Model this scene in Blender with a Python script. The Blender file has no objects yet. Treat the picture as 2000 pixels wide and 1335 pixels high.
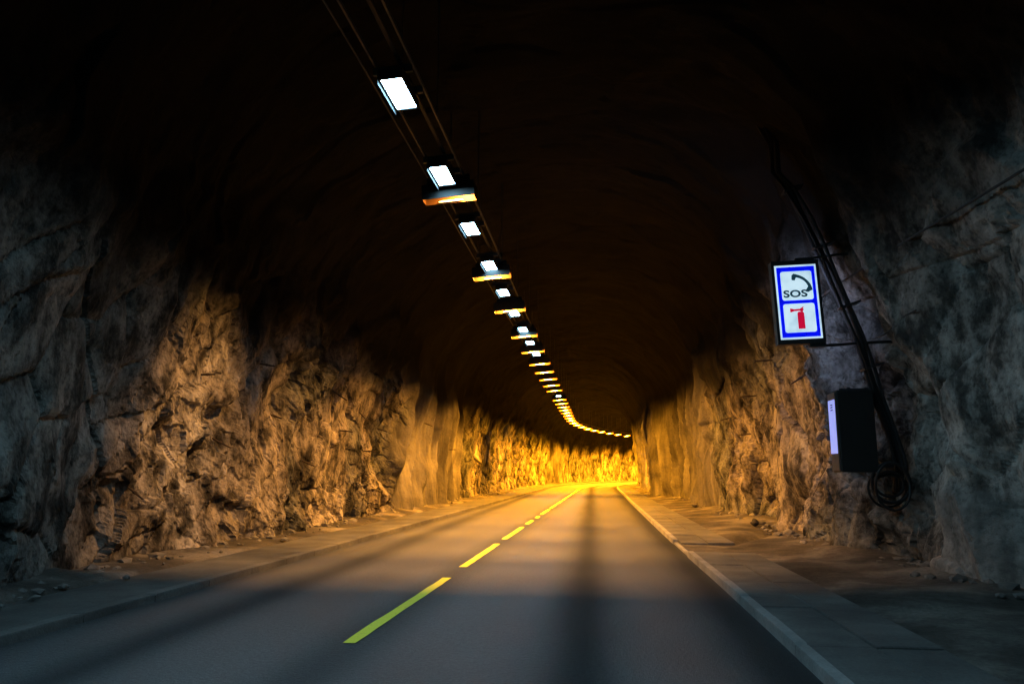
import bpy, bmesh, math, random
import numpy as np
from mathutils import Vector, Matrix, Euler

random.seed(7)
SC = bpy.context.scene
COL = SC.collection

# ------------------------------------------------------------------ camera, world, exposure
cam_data = bpy.data.cameras.new('camera')
cam_data.sensor_width = 36.0
cam_data.lens = 27.0
cam_data.clip_start = 0.05
cam_data.clip_end = 600
cam = bpy.data.objects.new('camera', cam_data)
COL.objects.link(cam)
cam.location = (0, 0, 1.2)
cam.rotation_euler = (math.radians(90 + 9.555), 0, math.radians(6.86))
SC.camera = cam

world = bpy.data.worlds.new('World')
SC.world = world
world.use_nodes = True
wn = world.node_tree
for n in list(wn.nodes):
    wn.nodes.remove(n)
w_out = wn.nodes.new('ShaderNodeOutputWorld')
w_bg = wn.nodes.new('ShaderNodeBackground')
w_sky = wn.nodes.new('ShaderNodeTexSky')
w_sky.sky_type = 'NISHITA'
w_sky.sun_disc = False
w_sky.sun_elevation = math.radians(-4)
w_sky.sun_rotation = math.radians(40)
w_bg.inputs['Strength'].default_value = 0.002      # night outside the tunnel
wn.links.new(w_sky.outputs[0], w_bg.inputs['Color'])
wn.links.new(w_bg.outputs[0], w_out.inputs['Surface'])

SC.view_settings.view_transform = 'Standard'
SC.view_settings.look = 'None'
SC.view_settings.exposure = 0.0
SC.view_settings.gamma = 1.0
SC.view_settings.use_curve_mapping = False
SC.render.engine = 'CYCLES'
SC.cycles.use_denoising = True
SC.cycles.use_light_tree = True
SC.cycles.max_bounces = 4
SC.cycles.diffuse_bounces = 3
SC.cycles.glossy_bounces = 2
SC.cycles.use_adaptive_sampling = True
SC.cycles.adaptive_threshold = 0.03
SC.cycles.caustics_reflective = False
SC.cycles.caustics_refractive = False
SC.cycles.sample_clamp_indirect = 4.0

# lamp settings
SODIUM_NEAR = (1.0, 0.455, 0.09)
SODIUM_FAR = (1.0, 0.36, 0.008)
SODIUM_W = 1850.0
WHITE_COL = (0.38, 0.75, 1.0)
WHITE_L = 98.0

# ------------------------------------------------------------------ helpers
def mesh_obj(name, verts, faces, mat=None, parent=None, smooth=False):
    me = bpy.data.meshes.new(name)
    me.from_pydata([tuple(v) for v in verts], [], faces)
    me.update()
    if smooth:
        me.polygons.foreach_set('use_smooth', [True] * len(me.polygons))
    return link(name, me, mat, parent)

def link(name, me, mat=None, parent=None):
    o = bpy.data.objects.new(name, me)
    COL.objects.link(o)
    if mat is not None and me is not None and len(me.materials) == 0:
        me.materials.append(mat)
    if parent is not None:
        o.parent = parent
    return o

def bm_obj(name, bm, mat, parent=None, smooth=False):
    me = bpy.data.meshes.new(name)
    bm.to_mesh(me)
    bm.free()
    if smooth:
        me.polygons.foreach_set('use_smooth', [True] * len(me.polygons))
    return link(name, me, mat, parent)

def empty(name, loc=(0, 0, 0), rot=(0, 0, 0)):
    o = bpy.data.objects.new(name, None)
    o.empty_display_size = 0.2
    COL.objects.link(o)
    o.location = loc
    o.rotation_euler = rot
    return o

def tag(o, label=None, cat=None, group=None, kind=None):
    if label: o['label'] = label
    if cat: o['category'] = cat
    if group: o['group'] = group
    if kind: o['kind'] = kind
    return o

def add_box(bm, x0, x1, y0, y1, z0, z1, bevel=0.0):
    r = bmesh.ops.create_cube(bm, size=1.0)
    vs = r['verts']
    for v in vs:
        v.co = Vector(((x0 + x1) / 2 + v.co.x * (x1 - x0), (y0 + y1) / 2 + v.co.y * (y1 - y0), (z0 + z1) / 2 + v.co.z * (z1 - z0)))
    if bevel > 0:
        es = list({e for v in vs for e in v.link_edges})
        bmesh.ops.bevel(bm, geom=es, offset=bevel, segments=2, affect='EDGES', profile=0.5)

def box(name, x0, x1, y0, y1, z0, z1, mat, parent=None, bevel=0.0):
    bm = bmesh.new()
    add_box(bm, x0, x1, y0, y1, z0, z1, bevel)
    return bm_obj(name, bm, mat, parent)

def tube_data(pts, rad, seg=8, closed=False):
    """verts, faces of a tube along pts"""
    pts = [Vector(p) for p in pts]
    n = len(pts)
    verts, faces = [], []
    prev = None
    for i, p in enumerate(pts):
        a = pts[(i - 1) % n] if (closed or i > 0) else pts[i]
        b = pts[(i + 1) % n] if (closed or i < n - 1) else pts[i]
        t = (b - a).normalized()
        if prev is None:
            up = Vector((0, 0, 1)) if abs(t.z) < 0.9 else Vector((1, 0, 0))
            u = t.cross(up).normalized()
        else:
            u = (prev - t * prev.dot(t)).normalized()
        prev = u
        w = t.cross(u)
        r = rad[i] if isinstance(rad, (list, tuple)) else rad
        for k in range(seg):
            an = 2 * math.pi * k / seg
            verts.append(p + (u * math.cos(an) + w * math.sin(an)) * r)
    m = n if closed else n - 1
    for i in range(m):
        j = (i + 1) % n
        for k in range(seg):
            k2 = (k + 1) % seg
            faces.append((i * seg + k, i * seg + k2, j * seg + k2, j * seg + k))
    if not closed:
        faces.append(tuple(range(seg - 1, -1, -1)))
        faces.append(tuple((n - 1) * seg + k for k in range(seg)))
    return verts, faces

def tube(name, pts, rad, mat, parent=None, seg=8, closed=False):
    v, f = tube_data(pts, rad, seg, closed)
    return mesh_obj(name, v, f, mat, parent, True)

# ------------------------------------------------------------------ materials
def new_mat(name):
    m = bpy.data.materials.new(name)
    m.use_nodes = True
    nt = m.node_tree
    b = nt.nodes['Principled BSDF']
    return m, nt, b

class NT:
    """tiny node-building helper"""
    def __init__(self, nt): self.nt = nt
    def n(self, typ, **kw):
        nd = self.nt.nodes.new(typ)
        for k, v in kw.items(): setattr(nd, k, v)
        return nd
    def l(self, a, b): self.nt.links.new(a, b)
    def noise(self, vec, scale, detail=6, rough=0.6, dist=0.0):
        nd = self.n('ShaderNodeTexNoise')
        nd.inputs['Scale'].default_value = scale
        nd.inputs['Detail'].default_value = detail
        nd.inputs['Roughness'].default_value = rough
        nd.inputs['Distortion'].default_value = dist
        if vec is not None: self.l(vec, nd.inputs['Vector'])
        return nd.outputs['Fac']
    def ramp(self, fac, stops, interp='LINEAR'):
        nd = self.n('ShaderNodeValToRGB')
        cr = nd.color_ramp
        cr.interpolation = interp
        while len(cr.elements) < len(stops): cr.elements.new(0.5)
        for e, (p, c) in zip(cr.elements, stops):
            e.position = p
            e.color = (c[0], c[1], c[2], 1) if isinstance(c, (tuple, list)) else (c, c, c, 1)
        self.l(fac, nd.inputs['Fac'])
        return nd.outputs['Color']
    def math(self, op, a, b=None, c=None, clamp=False):
        nd = self.n('ShaderNodeMath', operation=op, use_clamp=clamp)
        for i, x in enumerate((a, b, c)):
            if x is None: continue
            if isinstance(x, (int, float)): nd.inputs[i].default_value = x
            else: self.l(x, nd.inputs[i])
        return nd.outputs[0]
    def mix(self, fac, a, b, blend='MIX'):
        nd = self.n('ShaderNodeMix', data_type='RGBA', blend_type=blend)
        for s, x in ((nd.inputs[0], fac), (nd.inputs[6], a), (nd.inputs[7], b)):
            if isinstance(x, (int, float)): s.default_value = x
            elif isinstance(x, (tuple, list)): s.default_value = (x[0], x[1], x[2], 1)
            else: self.l(x, s)
        return nd.outputs[2]
    def coord(self):
        return self.n('ShaderNodeTexCoord').outputs['Object']
    def scaled(self, vec, sx, sy, sz):
        nd = self.n('ShaderNodeMapping')
        nd.inputs['Scale'].default_value = (sx, sy, sz)
        self.l(vec, nd.inputs['Vector'])
        return nd.outputs[0]
    def attr(self, name):
        return self.n('ShaderNodeAttribute', attribute_name=name).outputs['Fac']
    def bump(self, h, strength, dist, normal=None):
        nd = self.n('ShaderNodeBump')
        nd.inputs['Strength'].default_value = strength
        nd.inputs['Distance'].default_value = dist
        self.l(h, nd.inputs['Height'])
        if normal is not None: self.l(normal, nd.inputs['Normal'])
        return nd.outputs[0]

def plain(name, col, rough=0.6, metal=0.0, var=0.25, scale=9.0, bump=0.0):
    m, nt, b = new_mat(name)
    t = NT(nt)
    c = t.coord()
    f = t.noise(c, scale, 5)
    dark = tuple(x * (1 - var) for x in col)
    lite = tuple(min(1, x * (1 + var)) for x in col)
    t.l(t.ramp(f, [(0.3, dark), (0.7, lite)]), b.inputs['Base Color'])
    b.inputs['Roughness'].default_value = rough
    b.inputs['Metallic'].default_value = metal
    if bump > 0:
        t.l(t.bump(t.noise(c, scale * 6, 4), bump, 0.01), b.inputs['Normal'])
    return m

def glow(name, col, strength):
    m, nt, b = new_mat(name)
    b.inputs['Base Color'].default_value = (min(1, col[0]) * 0.6, min(1, col[1]) * 0.6, min(1, col[2]) * 0.6, 1)
    b.inputs['Roughness'].default_value = 0.4
    b.inputs['Emission Color'].default_value = (*col, 1)
    b.inputs['Emission Strength'].default_value = strength
    return m

def rock_material():
    m, nt, b = new_mat('blasted_rock')
    t = NT(nt)
    c = t.coord()
    cz = t.scaled(c, 1.0, 1.0, 0.6)
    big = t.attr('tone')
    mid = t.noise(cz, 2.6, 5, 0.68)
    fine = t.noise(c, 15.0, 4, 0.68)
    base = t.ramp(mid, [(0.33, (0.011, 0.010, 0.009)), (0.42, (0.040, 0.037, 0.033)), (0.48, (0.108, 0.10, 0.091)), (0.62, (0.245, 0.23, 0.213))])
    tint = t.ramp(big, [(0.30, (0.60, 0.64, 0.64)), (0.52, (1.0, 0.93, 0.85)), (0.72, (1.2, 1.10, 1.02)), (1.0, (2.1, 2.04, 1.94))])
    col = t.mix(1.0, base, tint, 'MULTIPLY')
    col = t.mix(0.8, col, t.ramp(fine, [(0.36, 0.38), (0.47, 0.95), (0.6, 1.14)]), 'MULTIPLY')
    # sprayed concrete where the lining is smooth
    sm = t.attr('sprayed')
    st = t.noise(t.scaled(c, 1.6, 1.6, 0.22), 2.0, 4, 0.6)
    conc = t.ramp(st, [(0.30, (0.06, 0.055, 0.05)), (0.5, (0.112, 0.104, 0.094)), (0.72, (0.17, 0.158, 0.144))])
    conc = t.mix(1.0, conc, t.ramp(big, [(0.3, 0.8), (0.6, 1.1), (1.0, 2.0)]), 'MULTIPLY')
    conc = t.mix(0.5, conc, t.ramp(fine, [(0.35, 0.55), (0.5, 1.0)]), 'MULTIPLY')
    col = t.mix(sm, col, conc)
    # shade painted into the colour of the vault and upper walls
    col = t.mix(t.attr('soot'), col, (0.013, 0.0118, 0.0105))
    t.l(col, b.inputs['Base Color'])
    b.inputs['Roughness'].default_value = 0.88
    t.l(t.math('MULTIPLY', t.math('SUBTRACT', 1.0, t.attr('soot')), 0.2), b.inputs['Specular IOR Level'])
    hs = t.math('MULTIPLY', fine, t.math('SUBTRACT', 1.0, t.math('MULTIPLY', sm, 0.7)))
    t.l(t.bump(hs, 0.6, 0.04), b.inputs['Normal'])
    return m

def asphalt_material():
    m, nt, b = new_mat('worn_asphalt')
    t = NT(nt)
    c = t.coord()
    u = t.attr('lat')
    v = t.attr('run')
    wob = t.math('MULTIPLY', t.math('SUBTRACT', t.noise(t.scaled(c, 1.0, 0.12, 1), 1.2, 3), 0.5), 0.22)
    def band(center, drift, w):
        x = t.math('SUBTRACT', t.math('ADD', u, wob), t.math('ADD', t.math('MULTIPLY', t.math('MINIMUM', v, 60.0), drift), center))
        x = t.math('DIVIDE', x, w)
        return t.math('POWER', 2.718, t.math('MULTIPLY', t.math('MULTIPLY', x, x), -1.0))
    # darker, rougher strip between the wheel tracks of each lane, and grime beside both kerbs and the centre line
    d1 = band(-0.10, -0.017, 0.30)
    d2 = band(-3.15, -0.020, 0.26)
    d3 = band(1.12, -0.008, 0.30)
    d4 = band(-4.25, 0.0, 0.22)
    d5 = band(-1.80, 0.0, 0.27)
    dark = t.math('MAXIMUM', t.math('MAXIMUM', d1, t.math('MULTIPLY', d2, 0.85)), t.math('MAXIMUM', d3, t.math('MAXIMUM', t.math('MULTIPLY', d4, 0.8), t.math('MULTIPLY', d5, 0.62))))
    patch = t.noise(t.scaled(c, 0.9, 0.35, 1), 1.0, 5, 0.6)
    grain = t.noise(c, 90.0, 3, 0.8)
    agg = t.noise(c, 28.0, 4, 0.7)
    base = t.ramp(patch, [(0.3, (0.066, 0.066, 0.067)), (0.7, (0.118, 0.118, 0.118))])
    base = t.mix(1.0, base, t.ramp(grain, [(0.32, 0.35), (0.68, 1.65)]), 'MULTIPLY')
    base = t.mix(0.6, base, t.ramp(agg, [(0.35, 0.6), (0.65, 1.35)]), 'MULTIPLY')
    base = t.mix(t.math('MULTIPLY', dark, 0.82), base, (0.014, 0.014, 0.0145))
    t.l(base, b.inputs['Base Color'])
    r = t.math('ADD', t.math('MULTIPLY', dark, 0.30), t.math('ADD', 0.33, t.math('MULTIPLY', patch, 0.16)))
    t.l(r, b.inputs['Roughness'])
    t.l(t.math('SUBTRACT', 0.5, t.math('MULTIPLY', dark, 0.36)), b.inputs['Specular IOR Level'])
    h = t.math('ADD', t.math('MULTIPLY', grain, 0.5), agg)
    t.l(t.bump(h, 0.8, 0.018), b.inputs['Normal'])
    return m

def concrete_material(name, c0, c1, dirt=0.5):
    m, nt, b = new_mat(name)
    t = NT(nt)
    c = t.coord()
    a = t.noise(c, 1.7, 5, 0.65)
    f = t.noise(c, 40.0, 4, 0.7)
    col = t.ramp(a, [(0.3, c0), (0.7, c1)])
    col = t.mix(dirt, col, t.ramp(t.noise(c, 0.9, 4, 0.6), [(0.38, 0.35), (0.58, 1.0)]), 'MULTIPLY')
    col = t.mix(0.5, col, t.ramp(f, [(0.3, 0.6), (0.65, 1.25)]), 'MULTIPLY')
    t.l(col, b.inputs['Base Color'])
    b.inputs['Roughness'].default_value = 0.8
    b.inputs['Specular IOR Level'].default_value = 0.3
    t.l(t.bump(t.math('ADD', f, t.math('MULTIPLY', a, 2.0)), 0.45, 0.02), b.inputs['Normal'])
    return m

def dirt_material():
    m, nt, b = new_mat('trodden_dirt')
    t = NT(nt)
    c = t.coord()
    a = t.noise(c, 0.8, 5, 0.6)
    f = t.noise(c, 22.0, 6, 0.75)
    col = t.ramp(a, [(0.36, (0.035, 0.031, 0.027)), (0.5, (0.085, 0.075, 0.064)), (0.64, (0.20, 0.18, 0.155))])
    col = t.mix(0.7, col, t.ramp(f, [(0.3, 0.5), (0.65, 1.3)]), 'MULTIPLY')
    t.l(col, b.inputs['Base Color'])
    b.inputs['Roughness'].default_value = 0.9
    b.inputs['Specular IOR Level'].default_value = 0.2
    t.l(t.bump(t.math('ADD', f, a), 0.7, 0.05), b.inputs['Normal'])
    return m

def paint_material():
    m, nt, b = new_mat('yellow_road_paint')
    t = NT(nt)
    c = t.coord()
    w = t.noise(c, 16.0, 6, 0.75)
    g = t.noise(c, 80.0, 3, 0.7)
    col = t.ramp(w, [(0.30, (0.34, 0.27, 0.015)), (0.40, (0.90, 0.78, 0.03)), (0.7, (0.95, 0.86, 0.04))])
    col = t.mix(0.3, col, t.ramp(g, [(0.3, 0.6), (0.6, 1.1)]), 'MULTIPLY')
    t.l(col, b.inputs['Base Color'])
    b.inputs['Roughness'].default_value = 0.55
    t.l(t.bump(g, 0.3, 0.01), b.inputs['Normal'])
    return m

M = {}
M['rock'] = rock_material()
M['asphalt'] = asphalt_material()
M['kerb'] = concrete_material('kerb_concrete', (0.20, 0.192, 0.18), (0.33, 0.318, 0.30), 0.45)
M['slab'] = concrete_material('apron_concrete', (0.085, 0.082, 0.077), (0.155, 0.148, 0.138), 0.6)
M['walk'] = concrete_material('footway_asphalt', (0.055, 0.053, 0.05), (0.12, 0.115, 0.106), 0.5)
M['dirt'] = dirt_material()
M['paint'] = paint_material()
M['steel'] = plain('dull_galvanised_steel', (0.09, 0.088, 0.085), 0.6, 0.3)
M['soot_steel'] = plain('sooty_steel', (0.010, 0.010, 0.010), 0.8)
M['louvre'] = plain('matt_black_louvre', (0.004, 0.004, 0.004), 0.9)
M['darksteel'] = plain('dark_painted_steel', (0.030, 0.032, 0.034), 0.55, 0.2)
M['cabinet'] = plain('cabinet_paint', (0.009, 0.011, 0.011), 0.6, 0.0)
M['rubber'] = plain('black_rubber', (0.010, 0.010, 0.011), 0.65)
M['greycable'] = plain('grey_cable', (0.05, 0.05, 0.05), 0.7)
M['rust'] = plain('rusty_steel', (0.06, 0.04, 0.028), 0.8, 0.3)
M['inner'] = plain('lamp_interior', (0.020, 0.0085, 0.002), 0.7, 0.0, 0.1)
M['inner'].node_tree.nodes['Principled BSDF'].inputs['Specular IOR Level'].default_value = 0.05
M['white_glow'] = glow('white_lamp_glow', WHITE_COL, WHITE_L)
M['white_dim'] = glow('white_lamp_glow_dimmed', WHITE_COL, WHITE_L * 0.5)
M['sodium_tube'] = glow('sodium_tube_glow', (1.0, 0.70, 0.30), 9.0)
M['sign_white'] = glow('sign_white', (0.54, 0.74, 0.86), 1.0)
M['sign_blue'] = glow('sign_blue', (0.0, 0.004, 0.86), 1.0)
M['sign_red'] = glow('sign_red', (0.50, 0.003, 0.035), 1.0)
M['sign_dark'] = glow('sign_dark', (0.006, 0.030, 0.050), 1.0)
M['sign_back'] = glow('sign_back', (0.52, 0.62, 1.0), 14.0)
_t = NT(M['sign_white'].node_tree)
_b = M['sign_white'].node_tree.nodes['Principled BSDF']
_g = _t.noise(_t.coord(), 4.5, 4, 0.6)
_t.l(_t.ramp(_g, [(0.32, (0.40, 0.58, 0.70)), (0.5, (0.54, 0.74, 0.86)), (0.7, (0.60, 0.80, 0.90))]), _b.inputs['Emission Color'])
for _k in ('sodium_tube', 'sign_blue', 'sign_red', 'sign_dark'):
    M[_k].cycles.emission_sampling = 'NONE'
M['strip_glow'] = glow('cabinet_strip_glow', (0.30, 0.36, 0.86), 1.0)

# ------------------------------------------------------------------ tunnel geometry functions
S0, RB = 57.0, 70.0            # the bend to the right starts here, with this radius

def pos(s, lat, z):
    s = np.asarray(s, float); lat = np.asarray(lat, float)
    phi = np.maximum(s - S0, 0) / RB
    x = np.where(s <= S0, lat, RB - (RB - lat) * np.cos(phi))
    y = np.where(s <= S0, s, S0 + (RB - lat) * np.sin(phi))
    return x, y, np.asarray(z, float) + 0 * x

def P(s, lat, z):
    x, y, zz = pos(s, lat, z)
    return Vector((float(x), float(y), float(zz)))

def heading(s):
    return -max(s - S0, 0) / RB

RIGHT_WALL = np.array([(-40, 3.7), (0, 3.9), (6, 4.25), (8.0, 4.05), (8.6, 3.75), (9.0, 3.62), (9.5, 3.85), (10.3, 3.75), (11.0, 3.5),
                       (11.4, 3.30), (13.0, 3.38), (14.2, 3.22), (15.0, 3.30), (15.5, 3.62), (17, 3.75), (19.5, 3.62), (21, 3.42), (22.5, 3.12),
                       (24, 3.30), (27, 3.45), (31, 3.45), (34.5, 3.15), (36.5, 2.50), (40, 2.65), (45, 2.75), (52, 2.55), (60, 2.55), (70, 2.9), (200, 3.1)])
LEFT_WALL = np.array([(-40, -5.5), (4, -5.5), (6.5, -5.45), (7.5, -5.7), (10, -6.05), (13, -5.95), (20, -6.0), (21, -5.75), (24, -5.8),
                      (29, -6.05), (32, -6.0), (48, -5.9), (64, -5.85), (67.5, -5.9), (69.0, -6.5), (80, -6.4), (200, -6.3)])
def xr(s): return np.interp(s, RIGHT_WALL[:, 0], RIGHT_WALL[:, 1])
def xl(s): return np.interp(s, LEFT_WALL[:, 0], LEFT_WALL[:, 1])
def kerb_r(s): return np.interp(s, [0, 4.5, 6.3, 9, 13, 21, 31, 55, 200], [1.23, 1.22, 1.21, 1.18, 1.10, 1.01, 0.92, 0.78, 0.9])
def kerb_l(s): return np.interp(s, [0, 60, 200], [-4.19, -4.19, -4.3])

H_ARCH, N_SUP = 6.7, 2.6
_th = np.linspace(math.pi, 0, 4001)
_px = np.sign(np.cos(_th)) * np.abs(np.cos(_th)) ** (2 / N_SUP)
_pz = np.abs(np.sin(_th)) ** (2 / N_SUP) * H_ARCH
_px = np.concatenate([[-1.0], _px, [1.0]])
_pz = np.concatenate([[-0.45], _pz, [-0.45]])
_arc = np.concatenate([[0], np.cumsum(np.hypot(np.diff(_px) * 4.8, np.diff(_pz)))])
T_MAX = float(_arc[-1])

def prof(t):
    x = np.interp(t, _arc, _px); z = np.interp(t, _arc, _pz)
    e = 0.04
    dx = (np.interp(t + e, _arc, _px) - np.interp(t - e, _arc, _px)) * 4.8
    dz = np.interp(t + e, _arc, _pz) - np.interp(t - e, _arc, _pz)
    L = np.hypot(dx, dz) + 1e-9
    return x, z, dz / L, -dx / L            # point and inward normal

# ---- vectorised noise
def h2(ix, iy, seed):
    with np.errstate(over='ignore'):
        x = ix.astype(np.int64).astype(np.uint32) * np.uint32(374761393) + iy.astype(np.int64).astype(np.uint32) * np.uint32(668265263) + np.uint32((seed * 2246822519) & 0xffffffff)
        x = (x ^ (x >> np.uint32(13))) * np.uint32(1274126177)
        x = (x ^ (x >> np.uint32(16))) * np.uint32(2654435761)
        x = x ^ (x >> np.uint32(15))
    return x.astype(np.float64) / 4294967295.0

def vnoise(x, y, seed):
    ix, iy = np.floor(x), np.floor(y)
    fx, fy = x - ix, y - iy
    ux, uy = fx * fx * fx * (fx * (fx * 6 - 15) + 10), fy * fy * fy * (fy * (fy * 6 - 15) + 10)
    a, b = h2(ix, iy, seed), h2(ix + 1, iy, seed)
    c, d = h2(ix, iy + 1, seed), h2(ix + 1, iy + 1, seed)
    return (a + (b - a) * ux) * (1 - uy) + (c + (d - c) * ux) * uy - 0.5

def fbm(x, y, seed, octv=4, gain=0.5):
    r, a, f = 0, 1.0, 1.0
    for o in range(octv):
        r = r + a * vnoise(x * f + 17.3 * o, y * f - 9.1 * o, seed + o)
        a *= gain; f *= 2.03
    return r

def facets(x, y, size, aspect, seed, tilt=0.5):
    """broken flat faces: the nearest jittered cell gives a height and a tilted plane; also the distance to the crack"""
    u, v = x / size, y / (size * aspect)
    iu, iv = np.floor(u), np.floor(v)
    f1 = np.full(u.shape, 9.0); f2 = np.full(u.shape, 9.0); hh = np.zeros(u.shape)
    for di in (-1, 0, 1):
        for dj in (-1, 0, 1):
            ci, cj = iu + di, iv + dj
            cu = ci + h2(ci, cj, seed); cv = cj + h2(ci, cj, seed + 1)
            du, dv = u - cu, v - cv
            d = du * du + dv * dv
            pl = (h2(ci, cj, seed + 2) - 0.5) + tilt * ((h2(ci, cj, seed + 3) - 0.5) * 2 * du + (h2(ci, cj, seed + 4) - 0.62) * 2 * dv)
            near = d < f1
            f2 = np.where(near, f1, np.minimum(f2, d))
            hh = np.where(near, pl, hh)
            f1 = np.where(near, d, f1)
    return hh, np.sqrt(f2) - np.sqrt(f1)

def tri(x, y, size, ang, stretch, seed):
    """continuous broken planes: random heights on a skewed triangle lattice, joined by flat triangles"""
    ca, sa = math.cos(ang), math.sin(ang)
    u, v = (x * ca + y * sa) / size, (-x * sa + y * ca) / (size * stretch)
    k = (u + v) * 0.3660254
    u, v = u + k, v + k
    iu, iv = np.floor(u), np.floor(v)
    fu, fv = u - iu, v - iv
    h00, h11 = h2(iu, iv, seed), h2(iu + 1, iv + 1, seed)
    up = fu > fv
    hm = np.where(up, h2(iu + 1, iv, seed), h2(iu, iv + 1, seed))
    hi, lo = np.maximum(fu, fv), np.minimum(fu, fv)
    return h00 * (1 - hi) + hm * (hi - lo) + h11 * lo - 0.5

def sstep(a, b, x):
    q = np.clip((x - a) / (b - a), 0, 1)
    return q * q * (3 - 2 * q)

def sprayed(s, t):
    """1 where the lining is smooth sprayed concrete, 0 where it is bare rock"""
    left = t < T_MAX / 2
    wob = 0.5 * fbm(s * 0.9, t * 0.9, 91, 3)
    sw = s + wob * 1.6
    sl = sstep(20.3, 20.9, sw) * (1 - sstep(31.0, 32.0, sw)) + sstep(66.5, 67.5, sw) * (1 - sstep(73, 75, sw))
    sr = sstep(22.2, 22.9, sw) * (1 - sstep(54.0, 55.5, sw)) + 0.10 * (1 - sstep(9.2, 10.6, sw)) + sstep(60, 62, sw) * (1 - sstep(70, 72, sw))
    up = np.minimum(t, T_MAX - t)            # height along the lining
    sr = np.maximum(sr, 0.65 * (1 - sstep(8.7, 9.2, sw)) * (1 - sstep(1.2, 1.7, up + wob)))
    m = np.where(left, sl, sr)
    ceil = sstep(4.3, 6.2, up + wob * 2.4)
    return np.clip(np.maximum(m, 0.75 * ceil), 0, 1)

def vault_shade(s, t):
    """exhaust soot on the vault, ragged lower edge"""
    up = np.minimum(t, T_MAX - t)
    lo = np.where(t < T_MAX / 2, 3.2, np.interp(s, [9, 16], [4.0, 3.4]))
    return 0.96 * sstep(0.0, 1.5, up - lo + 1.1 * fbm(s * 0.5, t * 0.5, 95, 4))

def disp(s, t):
    """how far the lining bulges into the tunnel"""
    ws = s + 0.22 * fbm(s * 0.8, t * 0.8, 5, 2)
    wt = t + 0.22 * fbm(s * 0.8, t * 0.8, 25, 2)
    m = sprayed(s, t)
    up = np.minimum(t, T_MAX - t)
    a, e1 = facets(ws + 0.25 * wt, wt, 2.1, 1.5, 11, 0.75)
    b, e2 = facets(ws - 0.35 * wt, wt, 0.85, 1.35, 31, 0.9)
    c, e3 = facets(ws, wt + 0.2 * ws, 0.32, 1.2, 51, 0.9)
    d, e4 = facets(ws + 0.3 * wt, wt, 0.17, 1.3, 55, 1.0)
    d2, e5 = facets(s - 0.2 * t, t, 0.085, 1.2, 57, 1.0)
    g = np.clip(0.75 + 2.2 * fbm(s * 0.55, t * 0.5, 66, 3), 0.25, 1.7)
    wx = s + 0.5 * tri(s, t, 0.9, 0.4, 1.0, 401)
    wy = t + 0.5 * tri(s, t, 0.9, 1.3, 1.0, 403)
    rough = 0.42 * tri(wx, wy, 1.7, 0.5, 1.6, 411) + 0.30 * tri(wx, wy, 0.75, -0.35, 1.5, 413) + 0.07 * a + 0.10 * b
    rough += g * (0.15 * tri(s, t, 0.36, 0.9, 1.4, 415) + 0.055 * tri(s, t, 0.16, -0.6, 1.3, 417) + 0.045 * c + 0.018 * d + 0.006 * d2)
    rough -= 0.05 * np.exp(-e1 * 16) + 0.05 * np.exp(-e2 * 14)
    rough *= 1 - 0.45 * sstep(58, 72, s)
    # toe of loose rock at the foot of the wall
    rough += 0.16 * np.clip(1.2 - up, 0, 1.2) * (0.5 + fbm(s * 0.9, t * 0.0, 71, 3))
    # sprayed concrete: soft vertical folds and swags
    q = s * 0.62 + 0.22 * np.sin(up * 0.8 + s * 0.35) + 0.5 * fbm(s * 0.35, t * 0.35, 81, 3)
    fold = np.abs(((q % 1.0) - 0.5) * 2)
    q2 = s * 1.45 + 0.3 * fbm(s * 0.5, t * 0.6, 85, 3) + 0.12 * up
    fold2 = np.abs(((q2 % 1.0) - 0.5) * 2)
    keep = 1 - 0.97 * sstep(3.6, 5.4, up)
    smooth = (np.where(t > T_MAX / 2, 0.55, 0.38) * (fold ** 1.3) * keep - 0.20 + 0.10 * (fold2 ** 0.6) * keep + 0.26 * fbm(s * 0.4, t * 0.4, 87, 3) + 0.06 * fbm(s * 1.7, t * 1.7, 88, 4) + (1 - keep) * (0.05 * a + 0.03 * b))
    return rough * (1 - m) + smooth * m

def surf(s, t, lift=0.0):
    s = np.asarray(s, float); t = np.asarray(t, float)
    px, pz, nx, nz = prof(t)
    L, R = xl(s), xr(s)
    d = disp(s, t) + lift
    lat = (L + R) / 2 + (R - L) / 2 * px + nx * d
    return pos(s, lat, pz + nz * d)

def SP(s, t, lift=0.0):
    x, y, z = surf(np.array([s]), np.array([t]), lift)
    return Vector((float(x[0]), float(y[0]), float(z[0])))

def wall_t(z, right=True):
    """lining coordinate of a height on one wall"""
    half = len(_arc) // 2
    t = float(np.interp(z, _pz[:half], _arc[:half]))
    return T_MAX - t if right else t

def grid_mesh(name, X, Y, Z, mat, attrs=None, flip=False, parent=None, smooth=True):
    ns, ntt = X.shape
    co = np.stack([X, Y, Z], -1).reshape(-1, 3).astype(np.float32)
    i = np.arange(ns - 1)[:, None] * ntt + np.arange(ntt - 1)[None, :]
    i = i.ravel()
    quad = np.stack([i, i + ntt, i + ntt + 1, i + 1], -1)
    if flip: quad = quad[:, ::-1]
    me = bpy.data.meshes.new(name)
    me.vertices.add(len(co)); me.vertices.foreach_set('co', co.ravel())
    nf = len(quad)
    me.loops.add(nf * 4); me.loops.foreach_set('vertex_index', quad.ravel().astype(np.int32))
    me.polygons.add(nf)
    me.polygons.foreach_set('loop_start', np.arange(0, nf * 4, 4, dtype=np.int32))
    me.polygons.foreach_set('use_smooth', np.full(nf, smooth))
    me.update(calc_edges=True)
    me.validate()
    for k, a in (attrs or {}).items():
        at = me.attributes.new(k, 'FLOAT', 'POINT')
        at.data.foreach_set('value', np.asarray(a, np.float32).ravel())
    return link(name, me, mat, parent)

def steps(parts):
    out = []
    for a, b, d in parts:
        out.append(np.arange(a, b - 1e-6, d))
    out.append([parts[-1][1]])
    return np.concatenate(out)

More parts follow.
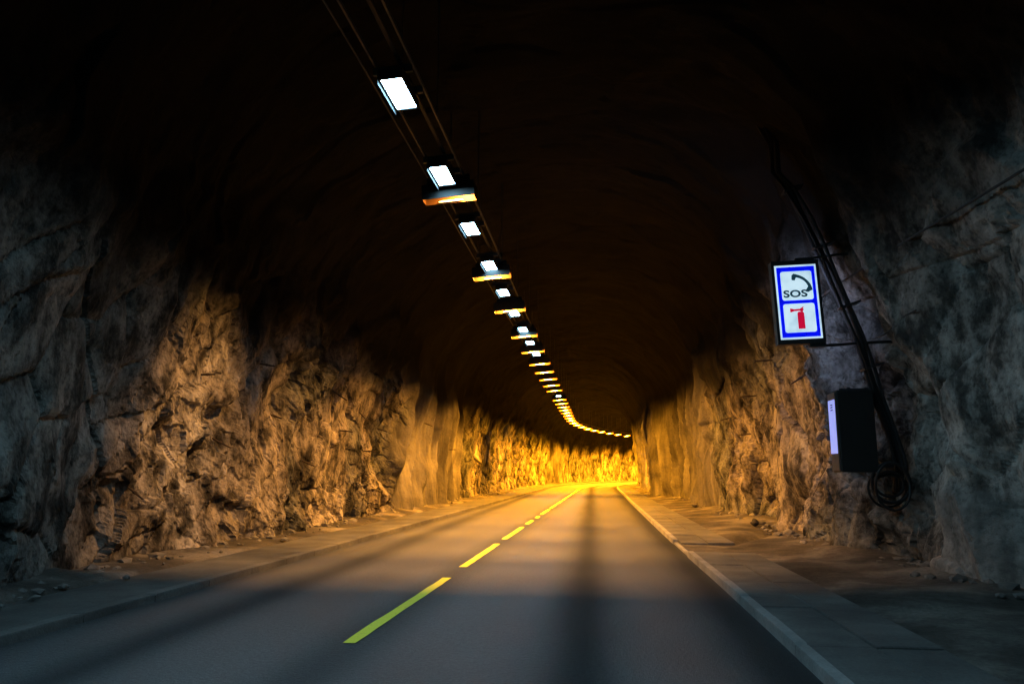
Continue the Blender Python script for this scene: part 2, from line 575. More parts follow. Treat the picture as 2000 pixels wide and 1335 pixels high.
# ------------------------------------------------------------------ the setting: lining, road, shoulders
S_STEPS = steps([(-24, 2, 0.35), (2, 5, 0.12), (5, 21, 0.03), (21, 40, 0.065), (40, 70, 0.12), (70, 104, 0.14), (104, 150, 0.5)])
TW = wall_t(3.6, False)
T_LEFT = steps([(0, TW, 0.034)])
T_MID = steps([(TW, T_MAX - TW, 0.09)])
T_RIGHT = steps([(T_MAX - TW, T_MAX, 0.034)])

def lining(name, tt, label):
    S, T = np.meshgrid(S_STEPS, tt, indexing='ij')
    X, Y, Z = surf(S, T)
    o = grid_mesh(name, X, Y, Z, M['rock'], {'sprayed': sprayed(S, T), 'soot': vault_shade(S, T), 'tone': 0.5 + 0.75 * fbm(S * 0.55, T * 0.45, 301, 3) + 0.55 * (T > T_MAX / 2) * (1 - sstep(9.5, 11.0, S)) + 0.35 * (1 - sstep(8.7, 9.3, S)) * (1 - sstep(0.9, 1.7, T_MAX - T + 0.6 * fbm(S, T, 311, 3)))}, flip=True, smooth='wall' not in name)  # tone makes the near right rock paler in place of stronger white light
    return tag(o, label, 'rock wall' if 'wall' in name else 'ceiling', None, 'structure')

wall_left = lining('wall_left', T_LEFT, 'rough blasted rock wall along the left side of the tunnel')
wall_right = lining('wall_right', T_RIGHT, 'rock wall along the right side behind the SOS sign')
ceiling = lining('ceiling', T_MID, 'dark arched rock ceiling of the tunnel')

def strip(name, s_arr, lats, z_of, mat, smooth=True):
    """a ground sheet; lats: list of functions of s giving the columns"""
    S = np.repeat(np.asarray(s_arr)[:, None], len(lats), 1)
    U = np.stack([np.asarray([float(f(s)) for s in s_arr]) for f in lats], -1)
    Z = z_of(S, U)
    X, Y, Zz = pos(S, U, Z)
    o = grid_mesh(name, X, Y, Zz, mat, {'lat': U, 'run': S}, flip=True, smooth=smooth)
    return tag(o, None, None, None, 'structure')

road_s = steps([(-24, 2, 0.8), (2, 60, 0.25), (60, 150, 0.5)])
def lerp_cols(fa, fb, n):
    return [(lambda s, k=k: fa(s) + (fb(s) - fa(s)) * k / (n - 1)) for k in range(n)]
road = strip('road', road_s, lerp_cols(lambda s: kerb_l(s) - 0.15, lambda s: kerb_r(s) + 0.06, 42),
             lambda S, U: 0.006 * fbm(S * 0.5, U * 0.7, 201, 3), M['asphalt'])
tag(road, 'two lane asphalt road with yellow dashed centre line', 'road')

# yellow dashes, 3 m long with 1 m gaps, laid on the asphalt
s = 1.5
dash_specs = [(-2.5, 0.5), (1.2, 4.15), (5.52, 8.95), (9.95, 13.12), (14.0, 17.1), (18.08, 19.41), (20.47, 21.17), (22.18, 25.18),
              (25.95, 28.75), (29.6, 32.2), (33.3, 36.4), (37.3, 40.3), (41.3, 44.3), (45.3, 48.3), (49.3, 52.3), (53.3, 56.3), (57.3, 60.3),
              (61.3, 64.3), (65.3, 68.3), (69.3, 72.3), (73.3, 76.3), (77.3, 80.3), (81.3, 84.3)]
for (a, b) in dash_specs:
    n = max(3, int((b - a) / 0.25))
    verts, faces = [], []
    for k in range(n + 1):
        sk = a + (b - a) * k / n
        j = random.uniform(-0.006, 0.006)
        for lat in (-1.875 + j, -1.775 + random.uniform(-0.006, 0.006)):
            zz = 0.006 * float(fbm(np.array([sk * 0.5]), np.array([lat * 0.7]), 201, 3)[0])
            verts.append(P(sk, lat, zz + 0.0062))
        if k:
            faces.append((2 * k - 2, 2 * k - 1, 2 * k + 1, 2 * k))
    mesh_obj('centre_line_dash', verts, faces, M['paint'], road)

# right shoulder: kerb stones, a strip of concrete slabs, then dirt up to the rock
def notch(S):                                        # shallow drain channel crossing the shoulder
    return S
def channel(S, U):
    c = 12.35 + (U - 1.2) * 1.55
    return np.exp(-((S - c) / 0.42) ** 2) * sstep(1.15, 1.5, U)
verge_s = steps([(-24, 2, 0.6), (2, 30, 0.10), (30, 60, 0.25), (60, 150, 0.5)])
verge_right = strip('verge_right', verge_s, lerp_cols(lambda s: kerb_r(s) + 0.105, lambda s: 5.2, 44),
                    lambda S, U: 0.045 + 0.05 * sstep(1.9, 2.6, U) + 0.05 * fbm(S * 0.8, U * 0.8, 211, 4) * sstep(1.9, 2.3, U)
                    + 0.16 * np.clip(U - (xr(S) - 0.7), 0, 1.2) * (0.6 + fbm(S * 0.8, U, 215, 3)) - 0.17 * channel(S, U), M['dirt'])
tag(verge_right, 'dark dirt verge between the right kerb and the rock', 'verge')
verge_left = strip('verge_left', verge_s, lerp_cols(lambda s: -7.2, lambda s: -5.15, 26),
                   lambda S, U: 0.085 + 0.05 * fbm(S * 0.8, U * 0.8, 221, 4) - 0.07 * sstep(-5.35, -5.18, U) + 0.14 * np.clip(xl(S) + 0.55 - U, 0, 1.2) * (0.6 + fbm(S * 0.8, U, 225, 3)), M['dirt'])
tag(verge_left, 'dirt verge along the foot of the left rock wall', 'verge')
footway = strip('footway', verge_s, lerp_cols(lambda s: -5.2, lambda s: kerb_l(s) - 0.115, 14),
                lambda S, U: 0.066 + 0.004 * fbm(S, U * 1.3, 231, 3) - 0.02 * sstep(-4.55, -4.75, U) * 0, M['walk'])
tag(footway, 'raised asphalt footway along the left kerb', 'footway')

def prism_piece(name, s0, s1, la, lb, z0, z1, mat, parent, bevel=0.012, dz=0.0):
    """a stone that follows the road: la, lb are functions of s"""
    c = P((s0 + s1) / 2, (la((s0 + s1) / 2) + lb((s0 + s1) / 2)) / 2, 0)
    lo = [P(s0, la(s0), 0), P(s0, lb(s0), 0), P(s1, lb(s1), 0), P(s1, la(s1), 0)]
    mid = sum(lo, Vector()) / 4
    v = [Vector((p.x, p.y, z0)) for p in lo]
    v += [Vector((p.x, p.y, z1 - bevel + dz)) for p in lo]
    ins = [p + (mid - p).normalized() * bevel * 1.6 for p in lo]
    v += [Vector((p.x, p.y, z1 + dz)) for p in ins]
    f = [(3, 2, 1, 0)]
    for k in range(4):
        k2 = (k + 1) % 4
        f.append((k, k2, 4 + k2, 4 + k)); f.append((4 + k, 4 + k2, 8 + k2, 8 + k))
    f.append((8, 9, 10, 11))
    return mesh_obj(name, v, f, mat, parent)

bed = strip('kerb_right', road_s, [lambda s: kerb_r(s) + 0.02, lambda s: kerb_r(s) + 0.080], lambda S, U: 0.018 + 0 * S, M['dirt'])
tag(bed, 'pale concrete kerb along the right edge of the road', 'kerb')
a = 0.5
while a < 74:
    b = a + (1.0 if a < 40 else 2.0)
    if not (11.9 < a + 0.5 < 13.1):
        prism_piece('kerb_stone', a + 0.006, b - 0.006, lambda s: kerb_r(s), lambda s: kerb_r(s) + 0.082, -0.05, 0.085, M['kerb'], bed, 0.014, random.uniform(-0.004, 0.004))
    else:
        prism_piece('kerb_stone', a + 0.006, b - 0.006, lambda s: kerb_r(s) + 0.02, lambda s: kerb_r(s) + 0.085, -0.05, 0.03, M['kerb'], bed, 0.014, 0)
    a = b
bedl = strip('kerb_left', road_s, [lambda s: kerb_l(s) - 0.11, lambda s: kerb_l(s) - 0.03], lambda S, U: 0.03 + 0 * S, M['dirt'])
tag(bedl, 'concrete kerb along the left edge of the road', 'kerb')
a = 2.0
while a < 96:
    b = a + (1.0 if a < 40 else 2.0)
    prism_piece('kerb_stone', a + 0.006, b - 0.006, lambda s: kerb_l(s) - 0.125, lambda s: kerb_l(s), -0.05, 0.075, M['slab'], bedl, 0.012, random.uniform(-0.003, 0.003))
    a = b
apron = strip('apron', road_s, [lambda s: kerb_r(s) + 0.088, lambda s: kerb_r(s) + 0.95], lambda S, U: 0.035 - 0.08 * channel(S, U), M['dirt'])
tag(apron, 'strip of grey concrete slabs beside the right kerb', 'pavement')
a = 1.0
while a < 58:
    b = a + (1.5 if a < 40 else 3.0)
    if not (11.4 < (a + b) / 2 < 13.4):
        for (o0, o1) in ((0.09, 0.50), (0.515, 0.93)):
            prism_piece('paving_slab', a + 0.008, b - 0.008, lambda s, o0=o0: kerb_r(s) + o0, lambda s, o1=o1: kerb_r(s) + o1, -0.02, 0.074, M['slab'], apron, 0.008, random.uniform(-0.008, 0.006))
    a = b

# ------------------------------------------------------------------ rock bolts sticking out of the walls
def bolt_mesh():
    v, f = tube_data([(0, 0, -0.15), (0, 0, 0.12), (0, 0, 0.24)], [0.014, 0.014, 0.012], 6)
    n0 = len(v)
    v2, f2 = tube_data([(0, 0, 0.10), (0, 0, 0.125)], 0.023, 6)
    v += v2; f += [tuple(i + n0 for i in q) for q in f2]
    me = bpy.data.meshes.new('rock_bolt'); me.from_pydata([tuple(p) for p in v], [], f); me.update(); me.materials.append(M['rust'])
    return me
bolt_me = bolt_mesh()
def bolt(parent, s, z, right, k):
    t = wall_t(z, right)
    p = SP(s, t, 0.0)
    q = SP(s, t, 0.3)
    d = (q - p).normalized() + Vector((random.uniform(-.35, .35), random.uniform(-.5, .1), random.uniform(-.4, .15)))
    o = link('rock_bolt', bolt_me, None, parent)
    o.location = p
    o.rotation_euler = d.to_track_quat('Z', 'Y').to_euler()
    o.scale = (1, 1, k)
for (s_, z_, k_) in [(9.3, 1.0, 1.5), (10.6, 2.6, 1.2), (11.4, 1.7, 1.4), (12.6, 3.0, 1.2), (13.6, 2.2, 1.5), (14.8, 1.4, 1.1), (15.9, 2.9, 1.6), (16.6, 2.1, 1.3),
                     (17.8, 2.6, 1.7), (18.6, 1.7, 1.5), (19.4, 2.3, 1.3), (21.6, 1.9, 1.2), (24.0, 2.7, 1.2), (27.5, 2.0, 1.3)]:
    bolt(wall_left, s_, z_, False, k_)
for (s_, z_, k_) in [(12.2, 2.7, 1.3), (14.5, 3.2, 1.4), (16.4, 2.2, 1.3), (17.8, 2.9, 1.6), (19.3, 2.1, 1.2), (20.8, 2.6, 1.2)]:
    bolt(wall_right, s_, z_, True, k_)

# ------------------------------------------------------------------ lamps
def lamp_lat(s):
    return float(np.interp(s, [0, 7, 11.5, 18, 25, 40, 57, 200], [-2.0, -2.02, -2.06, -2.14, -2.19, -2.33, -2.45, -2.45]))

ORD = ['first', 'second', 'third', 'fourth', 'fifth', 'sixth', 'seventh', 'eighth', 'ninth', 'tenth', 'eleventh', 'twelfth', 'thirteenth', 'fourteenth',
       'fifteenth', 'sixteenth', 'seventeenth', 'eighteenth', 'nineteenth', 'twentieth', 'twenty-first', 'twenty-second', 'twenty-third', 'twenty-fourth', 'twenty-fifth', 'twenty-sixth']

# white panel lamp: shallow housing with a glowing panel let into its underside
def white_parts():
    bm = bmesh.new()
    w, l = 0.105, 0.315                     # glowing half width and half length
    W, L = 0.125, 0.34
    # open-bottomed tray, rim 20 mm deep
    add_box(bm, -W, W, -L, L, 0.022, 0.11, 0.012)
    add_box(bm, -W, -w - 0.001, -L, L, -0.004, 0.0215)
    add_box(bm, w + 0.001, W, -L, L, -0.004, 0.0215)
    add_box(bm, -w - 0.0005, w + 0.0005, -L, -l - 0.001, -0.004, 0.0213)
    add_box(bm, -w - 0.0005, w + 0.0005, l + 0.001, L, -0.004, 0.0213)
    me = bpy.data.meshes.new('housing'); bm.to_mesh(me); bm.free(); me.materials.append(M['soot_steel'])
    bm = bmesh.new()
    add_box(bm, -W - 0.006, -W - 0.002, -L, L, -0.050, 0.05)  # added plate that keeps the white light off the upper left wall
    lv = bpy.data.meshes.new('louvre'); bm.to_mesh(lv); bm.free(); lv.materials.append(M['louvre'])
    pm = bpy.data.meshes.new('light_panel')
    pm.from_pydata([(-w, -l, 0.008), (-w, l, 0.008), (w, l, 0.008), (w, -l, 0.008)], [], [(0, 1, 2, 3)])
    pm.update(); pm.materials.append(M['white_glow'])
    pd = pm.copy(); pd.materials.clear(); pd.materials.append(M['white_dim'])
    bm = bmesh.new()
    add_box(bm, -0.20, 0.20, -0.018, 0.018, 0.108, 0.186)
    bk = bpy.data.meshes.new('bracket'); bm.to_mesh(bk); bm.free(); bk.materials.append(M['steel'])
    return me, pm, bk, lv, pd
WM = white_parts()
def white_lamp(s, label, group='white panel lamps in the ceiling row'):
    o = empty('panel_lamp', P(s, lamp_lat(s), 5.0), (0, math.radians(-4), heading(s)))
    tag(o, label, 'lamp', group)
    link('housing', WM[0], None, o)
    link('light_panel', WM[1] if s < 10 else WM[4], None, o)
    link('louvre', WM[3], None, o)
    for y in (-0.22, 0.22):
        link('bracket', WM[2], None, o).location = (0, y, 0)
    return o

near_white = [7.14, 9.36, 11.6, 13.83, 16.05, 18.28, 20.45, 22.65, 24.95]
for k, s_ in enumerate(near_white):
    white_lamp(s_, f'{ORD[k]} white panel lamp counted from the top of the picture')
for k, s_ in enumerate([39.25, 41.5, 43.8, 46.0, 48.3, 50.8]):
    white_lamp(s_, f'{ORD[k]} white panel lamp of the far cluster, counted from the near end')
for s_ in (4.9, 2.7, 0.45, -1.8, -4.0):
    white_lamp(s_, 'white panel lamp overhead, out of view above the first one seen', 'white panel lamps out of view overhead')

# sodium lamp: deep open-bottomed box hung across the road, tube high inside it
def sodium_parts(near_z0, ya, yb, right_z0, left_z0=0.0):
    hx, zt = 0.36, 0.20                                # the tube sits close behind the near skirt and throws its light ahead
    th = 0.005
    bm = bmesh.new()
    add_box(bm, -hx, hx, ya, yb, zt, zt + 0.01)                           # top
    add_box(bm, -hx, hx, ya, ya + th, near_z0, zt - 0.0005)              # near skirt
    add_box(bm, -hx, hx, yb - th, yb, 0.0, zt - 0.0005)                  # far skirt
    add_box(bm, -hx, -hx + th, ya + th + 0.0005, yb - th - 0.0005, left_z0, zt - 0.001)   # end plates
    add_box(bm, hx - th, hx, ya + th + 0.0005, yb - th - 0.0005, right_z0, zt - 0.001)
    me = bpy.data.meshes.new('reflector'); bm.to_mesh(me); bm.free(); me.materials.append(M['inner'])
    o = 0.003
    bm = bmesh.new()
    add_box(bm, -hx - o, hx + o, ya - 2 * o, ya - o, near_z0, zt + 0.012)
    add_box(bm, -hx - o, hx + o, yb + o, yb + 2 * o, 0.0, zt + 0.012)
    add_box(bm, -hx - o, hx + o, ya - 2 * o, yb + 2 * o, zt + 0.0125, zt + 0.02)
    sh = bpy.data.meshes.new('housing'); bm.to_mesh(sh); bm.free(); sh.materials.append(M['soot_steel'])
    v, f = tube_data([(-0.17, yb - 0.018, 0.026), (-0.12, yb - 0.018, 0.028), (0.12, yb - 0.018, 0.028), (0.17, yb - 0.018, 0.026)], [0.003, 0.010, 0.010, 0.003], 6)
    tm = bpy.data.meshes.new('lamp_tube'); tm.from_pydata([tuple(p) for p in v], [], f); tm.update(); tm.materials.append(M['sodium_tube'])
    bm = bmesh.new()
    add_box(bm, -0.30, 0.30, 0.02, 0.06, zt + 0.0205, zt + 0.14)
    bk = bpy.data.meshes.new('bracket'); bm.to_mesh(bk); bm.free(); bk.materials.append(M['darksteel'])
    return me, sh, tm, bk
SM_FIRST = sodium_parts(0.012, -0.044, 0.16, 0.0)  # right end plate deepened and light shifted, to keep it off the right wall
SM = sodium_parts(0.015, -0.10, 0.13, 0.078)
SM_FAR = sodium_parts(0.032, -0.068, 0.13, 0.078, 0.045)
def sodium_lamp(s, power, label, group='orange sodium lamps in the ceiling row'):
    o = empty('sodium_lamp', P(s, lamp_lat(s) - 0.01, 4.87), (0, math.radians(-4.0), heading(s)))
    tag(o, label, 'lamp', group)
    for nm, me in zip(('reflector', 'housing', 'lamp_tube', 'bracket'), SM_FIRST if s < 11 else SM if s < 27 else SM_FAR):
        link(nm, me, None, o)
    ld = bpy.data.lights.new('lamp_light', 'AREA')
    q = float(np.interp(s, [10, 20, 40], [0, 0.6, 1]))
    ld.color = tuple(a + (b - a) * q for a, b in zip(SODIUM_NEAR, SODIUM_FAR))
    ld.energy = power
    ld.shape = 'RECTANGLE'
    ld.size = 0.16 if s < 11 else 0.30
    ld.size_y = 0.062 if s < 11 else 0.05
    lo = bpy.data.objects.new('lamp_light', ld)
    COL.objects.link(lo)
    lo.parent = o
    lo.location = (0.23 if s < 11 else 0.0, 0, 0.172)
    return o

near_sod = [9.86, 14.25, 17.4, 20.88, 23.7, 26.5, 28.8, 31.1, 33.4, 35.6]
for k, s_ in enumerate(near_sod):
    pw = SODIUM_W * float(np.interp(s_, [10, 14, 20, 36], [0.40, 0.62, 0.9, 1.1]))
    sodium_lamp(s_, pw, f'{ORD[k]} orange sodium lamp counted from the top of the picture')
far_sod = [40.3, 42.6, 44.9, 47.15, 49.5, 52.0, 54.5, 57.2, 60.0, 62.8, 65.6, 68.4, 71.2, 74.0, 76.8, 79.6]
for k, s_ in enumerate(far_sod):
    pw = SODIUM_W * float(np.interp(s_, [38, 56, 66, 80], [1.2, 2.0, 3.3, 3.8]))
    sodium_lamp(s_, pw, f'{ORD[k]} orange sodium lamp of the far curving run, counted from the near end')
for s_ in (82.4, 85.2, 88, 91, 94, 97, 100, 104):
    sodium_lamp(s_, SODIUM_W * 3.8, 'orange sodium lamp round the bend, hidden behind the right rock wall', 'sodium lamps hidden round the bend')

# cable tray above the lamps: two rails, a wire beside it and hangers
tray = empty('cable_tray', P(10, lamp_lat(10), 5.2))
tag(tray, 'thin steel cable tray running above the ceiling lamps', 'cable tray')
TL = tray.location.copy()
tray_s = steps([(-6, 56, 1.0), (56, 112, 1.0)])
def tray_run(name, off, z, w, hgt, mat):
    verts, faces = [], []
    for i, s_ in enumerate(tray_s):
        s_ = float(s_)
        for (dx, dz) in ((-w, -hgt), (w, -hgt), (w, hgt), (-w, hgt)):
            verts.append(P(s_, lamp_lat(s_) + off + dx, z + dz) - TL)
        if i:
            a = 4 * (i - 1)
            for k in range(4):
                k2 = (k + 1) % 4
                faces.append((a + k, a + k2, a + 4 + k2, a + 4 + k))
    return mesh_obj(name, verts, faces, mat, tray)
tray_run('rail', -0.19, 5.205, 0.010, 0.02, M['steel'])
tray_run('rail', 0.19, 5.205, 0.010, 0.02, M['steel'])
tray_run('wire', -0.33, 5.22, 0.007, 0.007, M['steel'])
tray_run('cable', 0.06, 5.225, 0.02, 0.012, M['rubber'])
bm = bmesh.new(); add_box(bm, -0.006, 0.006, -0.006, 0.006, 0.0, 1.5)
hang_me = bpy.data.meshes.new('hanger'); bm.to_mesh(hang_me); bm.free(); hang_me.materials.append(M['darksteel'])
s_ = 2.0
while s_ < 100:
    if int(s_) % 3 == 2:
        for off in (-0.215, 0.215):
            h = link('hanger', hang_me, None, tray)
            h.location = P(s_, lamp_lat(s_) + off, 5.2) - TL; h.rotation_euler = (0, 0, heading(s_))
    s_ += 1.0

# ------------------------------------------------------------------ SOS sign
SX, SY, SZ = 2.495, 10.0, 2.79            # centre of its bottom edge
sign = empty('emergency_sign', (SX, SY, SZ), (0, math.radians(-2.0), math.radians(1.5)))
tag(sign, 'lit blue and white SOS telephone and extinguisher sign on the right wall', 'sign')
HW, HH, DP = 0.295, 1.08, 0.07
bm = bmesh.new()
add_box(bm, -HW, HW, -DP + 0.012, DP - 0.012, 0.0, HH, 0.006)
for sy in (-1, 1):
    y0, y1 = (-DP - 0.004, -DP + 0.0115) if sy < 0 else (DP - 0.0115, DP + 0.004)
    add_box(bm, -HW, -HW + 0.033, y0, y1, 0.0, HH)
    add_box(bm, HW - 0.033, HW, y0, y1, 0.0, HH)
    add_box(bm, -HW + 0.0332, HW - 0.0332, y0, y1, 0.0, 0.055)
    add_box(bm, -HW + 0.0332, HW - 0.0332, y0, y1, HH - 0.055, HH)
frame = bm_obj('frame', bm, M['darksteel'], sign)

def plate(name, pts, y, mat, parent, th=0.002):
    """flat plate outlined by pts (x, z), facing the camera side (-Y)"""
    n = len(pts)
    v = [(x, y, z) for x, z in pts] + [(x, y + th, z) for x, z in pts]
    f = [tuple(range(n)), tuple(range(2 * n - 1, n - 1, -1))]
    for k in range(n):
        k2 = (k + 1) % n
        f.append((k, n + k, n + k2, k2))
    return mesh_obj(name, v, f, mat, parent)

def rrect(x0, x1, z0, z1, r, seg=5):
    pts = []
    for cx, cz, a0 in ((x1 - r, z0 + r, -90), (x1 - r, z1 - r, 0), (x0 + r, z1 - r, 90), (x0 + r, z0 + r, 180)):
        for k in range(seg + 1):
            an = math.radians(a0 + 90 * k / seg)
            pts.append((cx + r * math.cos(an), cz + r * math.sin(an)))
    return pts

yf = -DP
face = plate('face_panel', [(-0.259, 0.058), (0.259, 0.058), (0.259, 1.022), (-0.259, 1.022)], yf, M['sign_white'], sign)
blue = plate('blue_field', [(-0.236, 0.083), (0.236, 0.083), (0.236, 0.997), (-0.236, 0.997)], yf - 0.003, M['sign_blue'], face)
pu = plate('telephone_panel', rrect(-0.193, 0.195, 0.560, 0.938, 0.03), yf - 0.006, M['sign_white'], sign)
pl = plate('extinguisher_panel', rrect(-0.193, 0.195, 0.143, 0.515, 0.03), yf - 0.006, M['sign_white'], sign)
back = plate('rear_panel', [(-0.259, 0.058), (0.259, 0.058), (0.259, 1.022), (-0.259, 1.022)], DP - 0.004, M['sign_back'], sign)

# handset: curved grip with an ear piece and a mouth piece
def handset():
    c0 = Vector((-0.045, 0.665))          # centre of the arc
    R = 0.215
    verts, faces = [], []
    n = 14
    for k in range(n + 1):
        an = math.radians(88 - 84 * k / n)
        w = 0.017 + 0.004 * abs(k - n / 2) / (n / 2)
        for rr in (R + w, R - w):
            verts.append((c0.x + rr * math.cos(an), yf - 0.009, c0.y + rr * math.sin(an)))
        if k: faces.append((2 * k - 2, 2 * k - 1, 2 * k + 1, 2 * k))
    o = mesh_obj('handset', verts, faces, M['sign_dark'], pu)
    plate('ear_piece', [(-0.060, 0.825), (-0.022, 0.815), (0.004, 0.868), (0.002, 0.897), (-0.030, 0.906), (-0.055, 0.885)], yf - 0.0115, M['sign_dark'], o, 0.001)
    plate('mouth_piece', [(0.100, 0.675), (0.128, 0.655), (0.178, 0.680), (0.186, 0.712), (0.170, 0.735), (0.135, 0.728)], yf - 0.0115, M['sign_dark'], o, 0.001)
handset()

fc = bpy.data.curves.new('lettering', 'FONT')
fc.body = 'SOS'; fc.size = 0.128; fc.align_x = 'CENTER'; fc.offset = 0.0045; fc.extrude = 0.0006; fc.space_character = 1.05
fo = bpy.data.objects.new('lettering_source', fc)
COL.objects.link(fo)
dg = bpy.context.evaluated_depsgraph_get(); dg.update()
tm = bpy.data.meshes.new_from_object(fo.evaluated_get(dg))
bpy.data.objects.remove(fo)
bpy.data.curves.remove(fc)
tm.name = 'lettering'
tm.materials.clear(); tm.materials.append(M['sign_dark'])
letters = link('lettering', tm, None, pu)
letters.location = (-0.028, yf - 0.0085, 0.602)
letters.rotation_euler = (math.radians(90), 0, 0)
letters.scale = (1.30, 0.98, 1)

cyl = plate('extinguisher_body', [(-0.028, 0.188), (0.056, 0.188), (0.056, 0.388), (0.040, 0.408), (-0.012, 0.408), (-0.028, 0.388)], yf - 0.0095, M['sign_red'], pl)
plate('extinguisher_horn', [(-0.112, 0.402), (-0.060, 0.418), (0.006, 0.420), (0.022, 0.4085), (0.040, 0.4085), (0.058, 0.436), (0.044, 0.452), (0.062, 0.464), (0.048, 0.472), (0.010, 0.446), (-0.058, 0.442), (-0.112, 0.456)], yf - 0.0095, M['sign_red'], cyl)
# brackets to the wall
wall_x = float(SP(10.2, wall_t(2.85, True), 0).x)
def rel(v): return Vector(v) - Vector((SX, SY, SZ))
brk = tube('bracket_arm', [rel((2.66, 10.03, 2.765)), rel((3.0, 10.05, 2.77)), rel((3.30, 10.12, 2.79)), rel((wall_x + 0.25, 10.2, 2.80))], 0.018, M['darksteel'], sign)
box('bracket_plate', 0.10, 0.30, -0.05, 0.05, -0.045, -0.0025, M['darksteel'], sign)
tube('bracket_arm', [rel((2.62, 10.03, 3.90)), rel((2.80, 10.05, 3.925)), rel((3.1, 10.1, 3.96)), rel((float(SP(10.2, wall_t(3.95, True)).x) + 0.3, 10.2, 4.0))], 0.016, M['darksteel'], sign)
box('bracket_plate', 0.02, 0.26, -0.045, 0.045, HH + 0.0025, HH + 0.04, M['darksteel'], sign)

# ------------------------------------------------------------------ emergency cabinet
CX0, CX1, CY0, CY1, CZ0, CZ1 = 2.885, 3.325, 10.0, 10.34, 1.19, 2.20
cab = empty('emergency_cabinet', ((CX0 + CX1) / 2, (CY0 + CY1) / 2, CZ0))
tag(cab, 'dark metal emergency cabinet with lit side strip below the SOS sign', 'cabinet')
ox, oy, oz = cab.location
box('body', CX0 - ox, CX1 - ox, CY0 - oy, CY1 - oy, 0, CZ1 - CZ0, M['cabinet'], cab, 0.012)
door = box('door', CX0 - ox - 0.02, CX0 - ox - 0.001, CY0 - oy + 0.012, CY1 - oy - 0.012, 0.02, CZ1 - CZ0 - 0.02, M['steel'], cab, 0.004)
box('light_strip', CX0 - ox - 0.024, CX0 - ox - 0.0205, CY0 - oy + 0.03, CY1 - oy - 0.03, 0.23, 0.90, M['strip_glow'], door)
for zz in (0.80, 0.765, 0.83):
    box('strip_mark', CX0 - ox - 0.027, CX0 - ox - 0.0243, CY0 - oy + 0.12, CY1 - oy - 0.13, zz, zz + 0.016, M['sign_dark'], door)
box('handle', CX0 - ox - 0.06, CX0 - ox - 0.0206, CY1 - oy - 0.025, CY1 - oy - 0.015, 0.40, 0.45, M['darksteel'], door)
box('mounting_rail', -0.12, 0.44, 0.06, 0.10, CZ1 - CZ0 + 0.02, CZ1 - CZ0 + 0.045, M['darksteel'], cab)
box('mounting_post', -0.02, 0.02, 0.05, 0.11, CZ1 - CZ0 - 0.004, CZ1 - CZ0 + 0.06, M['darksteel'], cab)
box('mounting_rail', -0.05, 0.50, 0.10, 0.14, 0.06, 0.10, M['darksteel'], cab)

# ------------------------------------------------------------------ cables on the right wall
def on_wall(s, z, lift): return SP(s, wall_t(z, True), lift)
trunk = [Vector(p) for p in ((3.62, 10.2, 0.95), (3.66, 10.2, 1.3), (3.58, 10.18, 1.7), (3.46, 10.17, 2.1), (3.36, 10.16, 2.5), (3.25, 10.15, 2.9), (3.13, 10.15, 3.3),
         (3.00, 10.15, 3.7), (2.86, 10.15, 4.1), (2.70, 10.15, 4.5), (2.52, 10.15, 4.9), (2.36, 10.15, 5.15))] + [SP(10.15, wall_t(z, True), l) for z, l in ((5.5, 0.03), (5.75, -0.10), (5.95, -0.25))]
bundle = empty('cable_bundle', trunk[0])
tag(bundle, 'thick black cable bundle climbing the right wall behind the cabinet', 'cable')
for k, (dx, dy, r) in enumerate(((0, 0, 0.034), (-0.05, 0.05, 0.028), (0.03, -0.06, 0.022), (-0.06, -0.04, 0.018))):
    pts = [p - trunk[0] + Vector((dx + 0.02 * math.sin(i * 1.3 + k), dy + 0.03 * math.sin(i * 0.9 + 2 * k), 0)) for i, p in enumerate(trunk)]
    tube('cable', pts, r, M['rubber'], bundle)
ctr = on_wall(10.1, 1.02, 0.16)
ctr = Vector((3.46, 10.08, 1.02))
for zc in (2.35, 3.15, 4.05, 4.75):
    i = min(range(len(trunk)), key=lambda k: abs(trunk[k].z - zc))
    cb = box('clip', -0.10, 0.16, -0.10, 0.09, -0.012, 0.012, M['darksteel'], bundle)
    cb.location = trunk[i] - trunk[0]
    cb.rotation_euler = (0, math.radians(-18), 0)
coil = empty('cable_coil', ctr)
tag(coil, 'coil of black spare cable hanging below the dark cabinet', 'cable coil')
for k in range(5):
    rx, rz = 0.20 + 0.03 * math.sin(k * 2.1), 0.24 + 0.05 * math.sin(k * 1.7 + 1) - 0.02 * k
    pts = []
    for i in range(28):
        an = 2 * math.pi * i / 28
        pts.append((rx * math.cos(an) + 0.02 * math.sin(k * 3), -0.10 + 0.045 * k + 0.02 * math.sin(2 * an + k), rz * math.sin(an) + 0.05 * math.sin(k * 1.3)))
    tube('loop', pts, 0.017, M['rubber'], coil, 6, True)

def wall_cable(z0, z1, s0, s1, r, label, mat, lift=0.05):
    pts = []
    for k in range(15):
        q = k / 14
        pts.append(on_wall(s0 + (s1 - s0) * q, z0 + (z1 - z0) * q, lift))
    for _ in range(14):
        pts = [pts[0]] + [(pts[i - 1] + pts[i] * 2 + pts[i + 1]) / 4 for i in range(1, 14)] + [pts[-1]]
    tag(tube('wall_cable', pts, r, mat), label, 'cable')
wall_cable(3.80, 3.62, 6.2, 12.4, 0.014, 'thin cable running along the right wall beside the SOS sign', M['greycable'], 0.08)
wall_cable(2.95, 2.88, 8.6, 10.8, 0.010, 'short thin cable on the rock just above the dark cabinet', M['greycable'], 0.06)

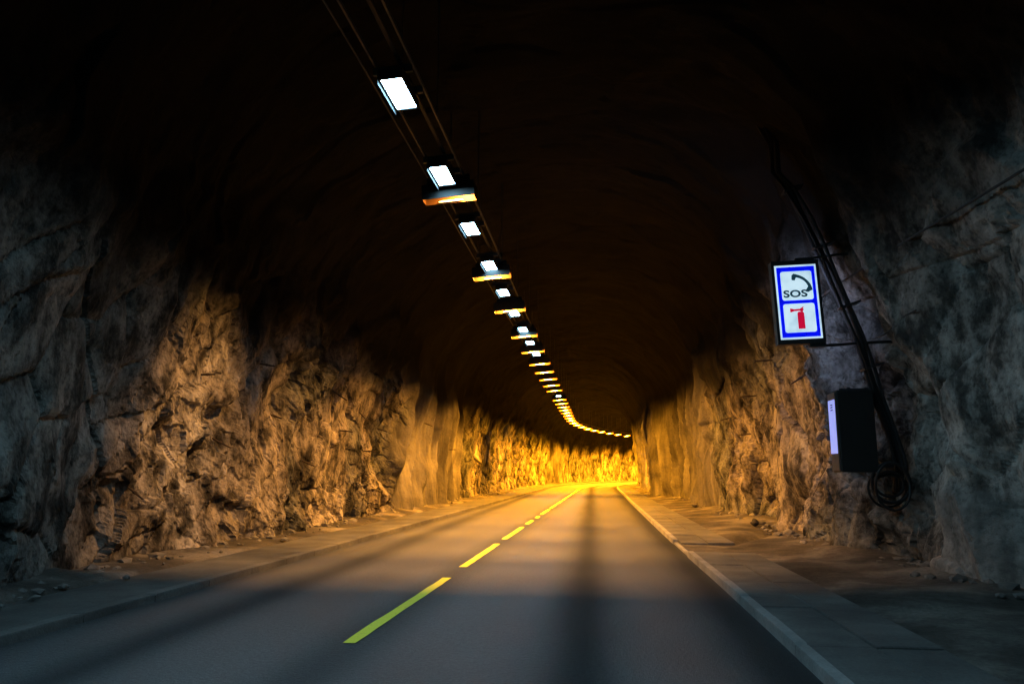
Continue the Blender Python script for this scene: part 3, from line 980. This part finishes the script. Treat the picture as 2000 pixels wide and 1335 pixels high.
# ------------------------------------------------------------------ small stone on the verge
def stone(name, loc, r, seed, label):
    bm = bmesh.new()
    bmesh.ops.create_icosphere(bm, subdivisions=2, radius=1.0)
    rnd = random.Random(seed)
    ph = [rnd.uniform(0, 6) for _ in range(6)]
    for v in bm.verts:
        k = 1 + 0.16 * math.sin(3 * v.co.x + ph[0]) + 0.14 * math.sin(4 * v.co.y + ph[1]) + 0.12 * math.sin(5 * v.co.z + ph[2])
        v.co = Vector((v.co.x * r * k * 1.1, v.co.y * r * k, v.co.z * r * k * 0.85))
    o = bm_obj(name, bm, M['darkstone'])
    o.location = loc
    return tag(o, label, 'stone')
M['darkstone'] = plain('dark_stone', (0.03, 0.027, 0.024), 0.85, 0, 0.4, 14, 0.4)
stone('loose_stone', (3.02, 16.7, 0.16), 0.085, 3, 'small dark round stone lying on the right verge')

# ------------------------------------------------------------------ grit and fallen chips along the foot of both walls
def grit():
    rnd = random.Random(21)
    ico = bmesh.new(); bmesh.ops.create_icosphere(ico, subdivisions=1, radius=1.0)
    base = np.array([tuple(v.co) for v in ico.verts]); fc = np.array([[v.index for v in f.verts] for f in ico.faces]); ico.free()
    V, F, n = [], [], 0
    rs = np.random.RandomState(5)
    for k in range(900):
        s_ = rnd.uniform(5, 45) if k % 3 else rnd.uniform(6, 20)
        right = rnd.random() < 0.5
        off = abs(rnd.gauss(0, 0.28)) - 0.12
        lat = float(xr(s_)) - 0.05 - off if right else float(xl(s_)) + 0.05 + off
        r_ = min(0.11, 0.018 + rnd.expovariate(45))
        z = 0.10 + 0.02 if right else 0.09
        p = base * (1 + 0.5 * (rs.rand(len(base), 1) - 0.5)) * np.array([r_ * rnd.uniform(.8, 1.5), r_ * rnd.uniform(.8, 1.5), r_ * rnd.uniform(.5, .9)])
        V.append(p + np.array(P(s_, lat, z + r_ * 0.2))); F.append(fc + n); n += len(base)
    V = np.concatenate(V); F = np.concatenate(F)
    o = mesh_obj('gravel', V.tolist(), [tuple(int(i) for i in f) for f in F], M['grit'])
    tag(o, 'loose grit and rock chips along the foot of both walls', 'gravel', None, 'stuff')
M['grit'] = plain('rock_chips', (0.13, 0.12, 0.108), 0.9, 0, 0.5, 5, 0.3)
grit()
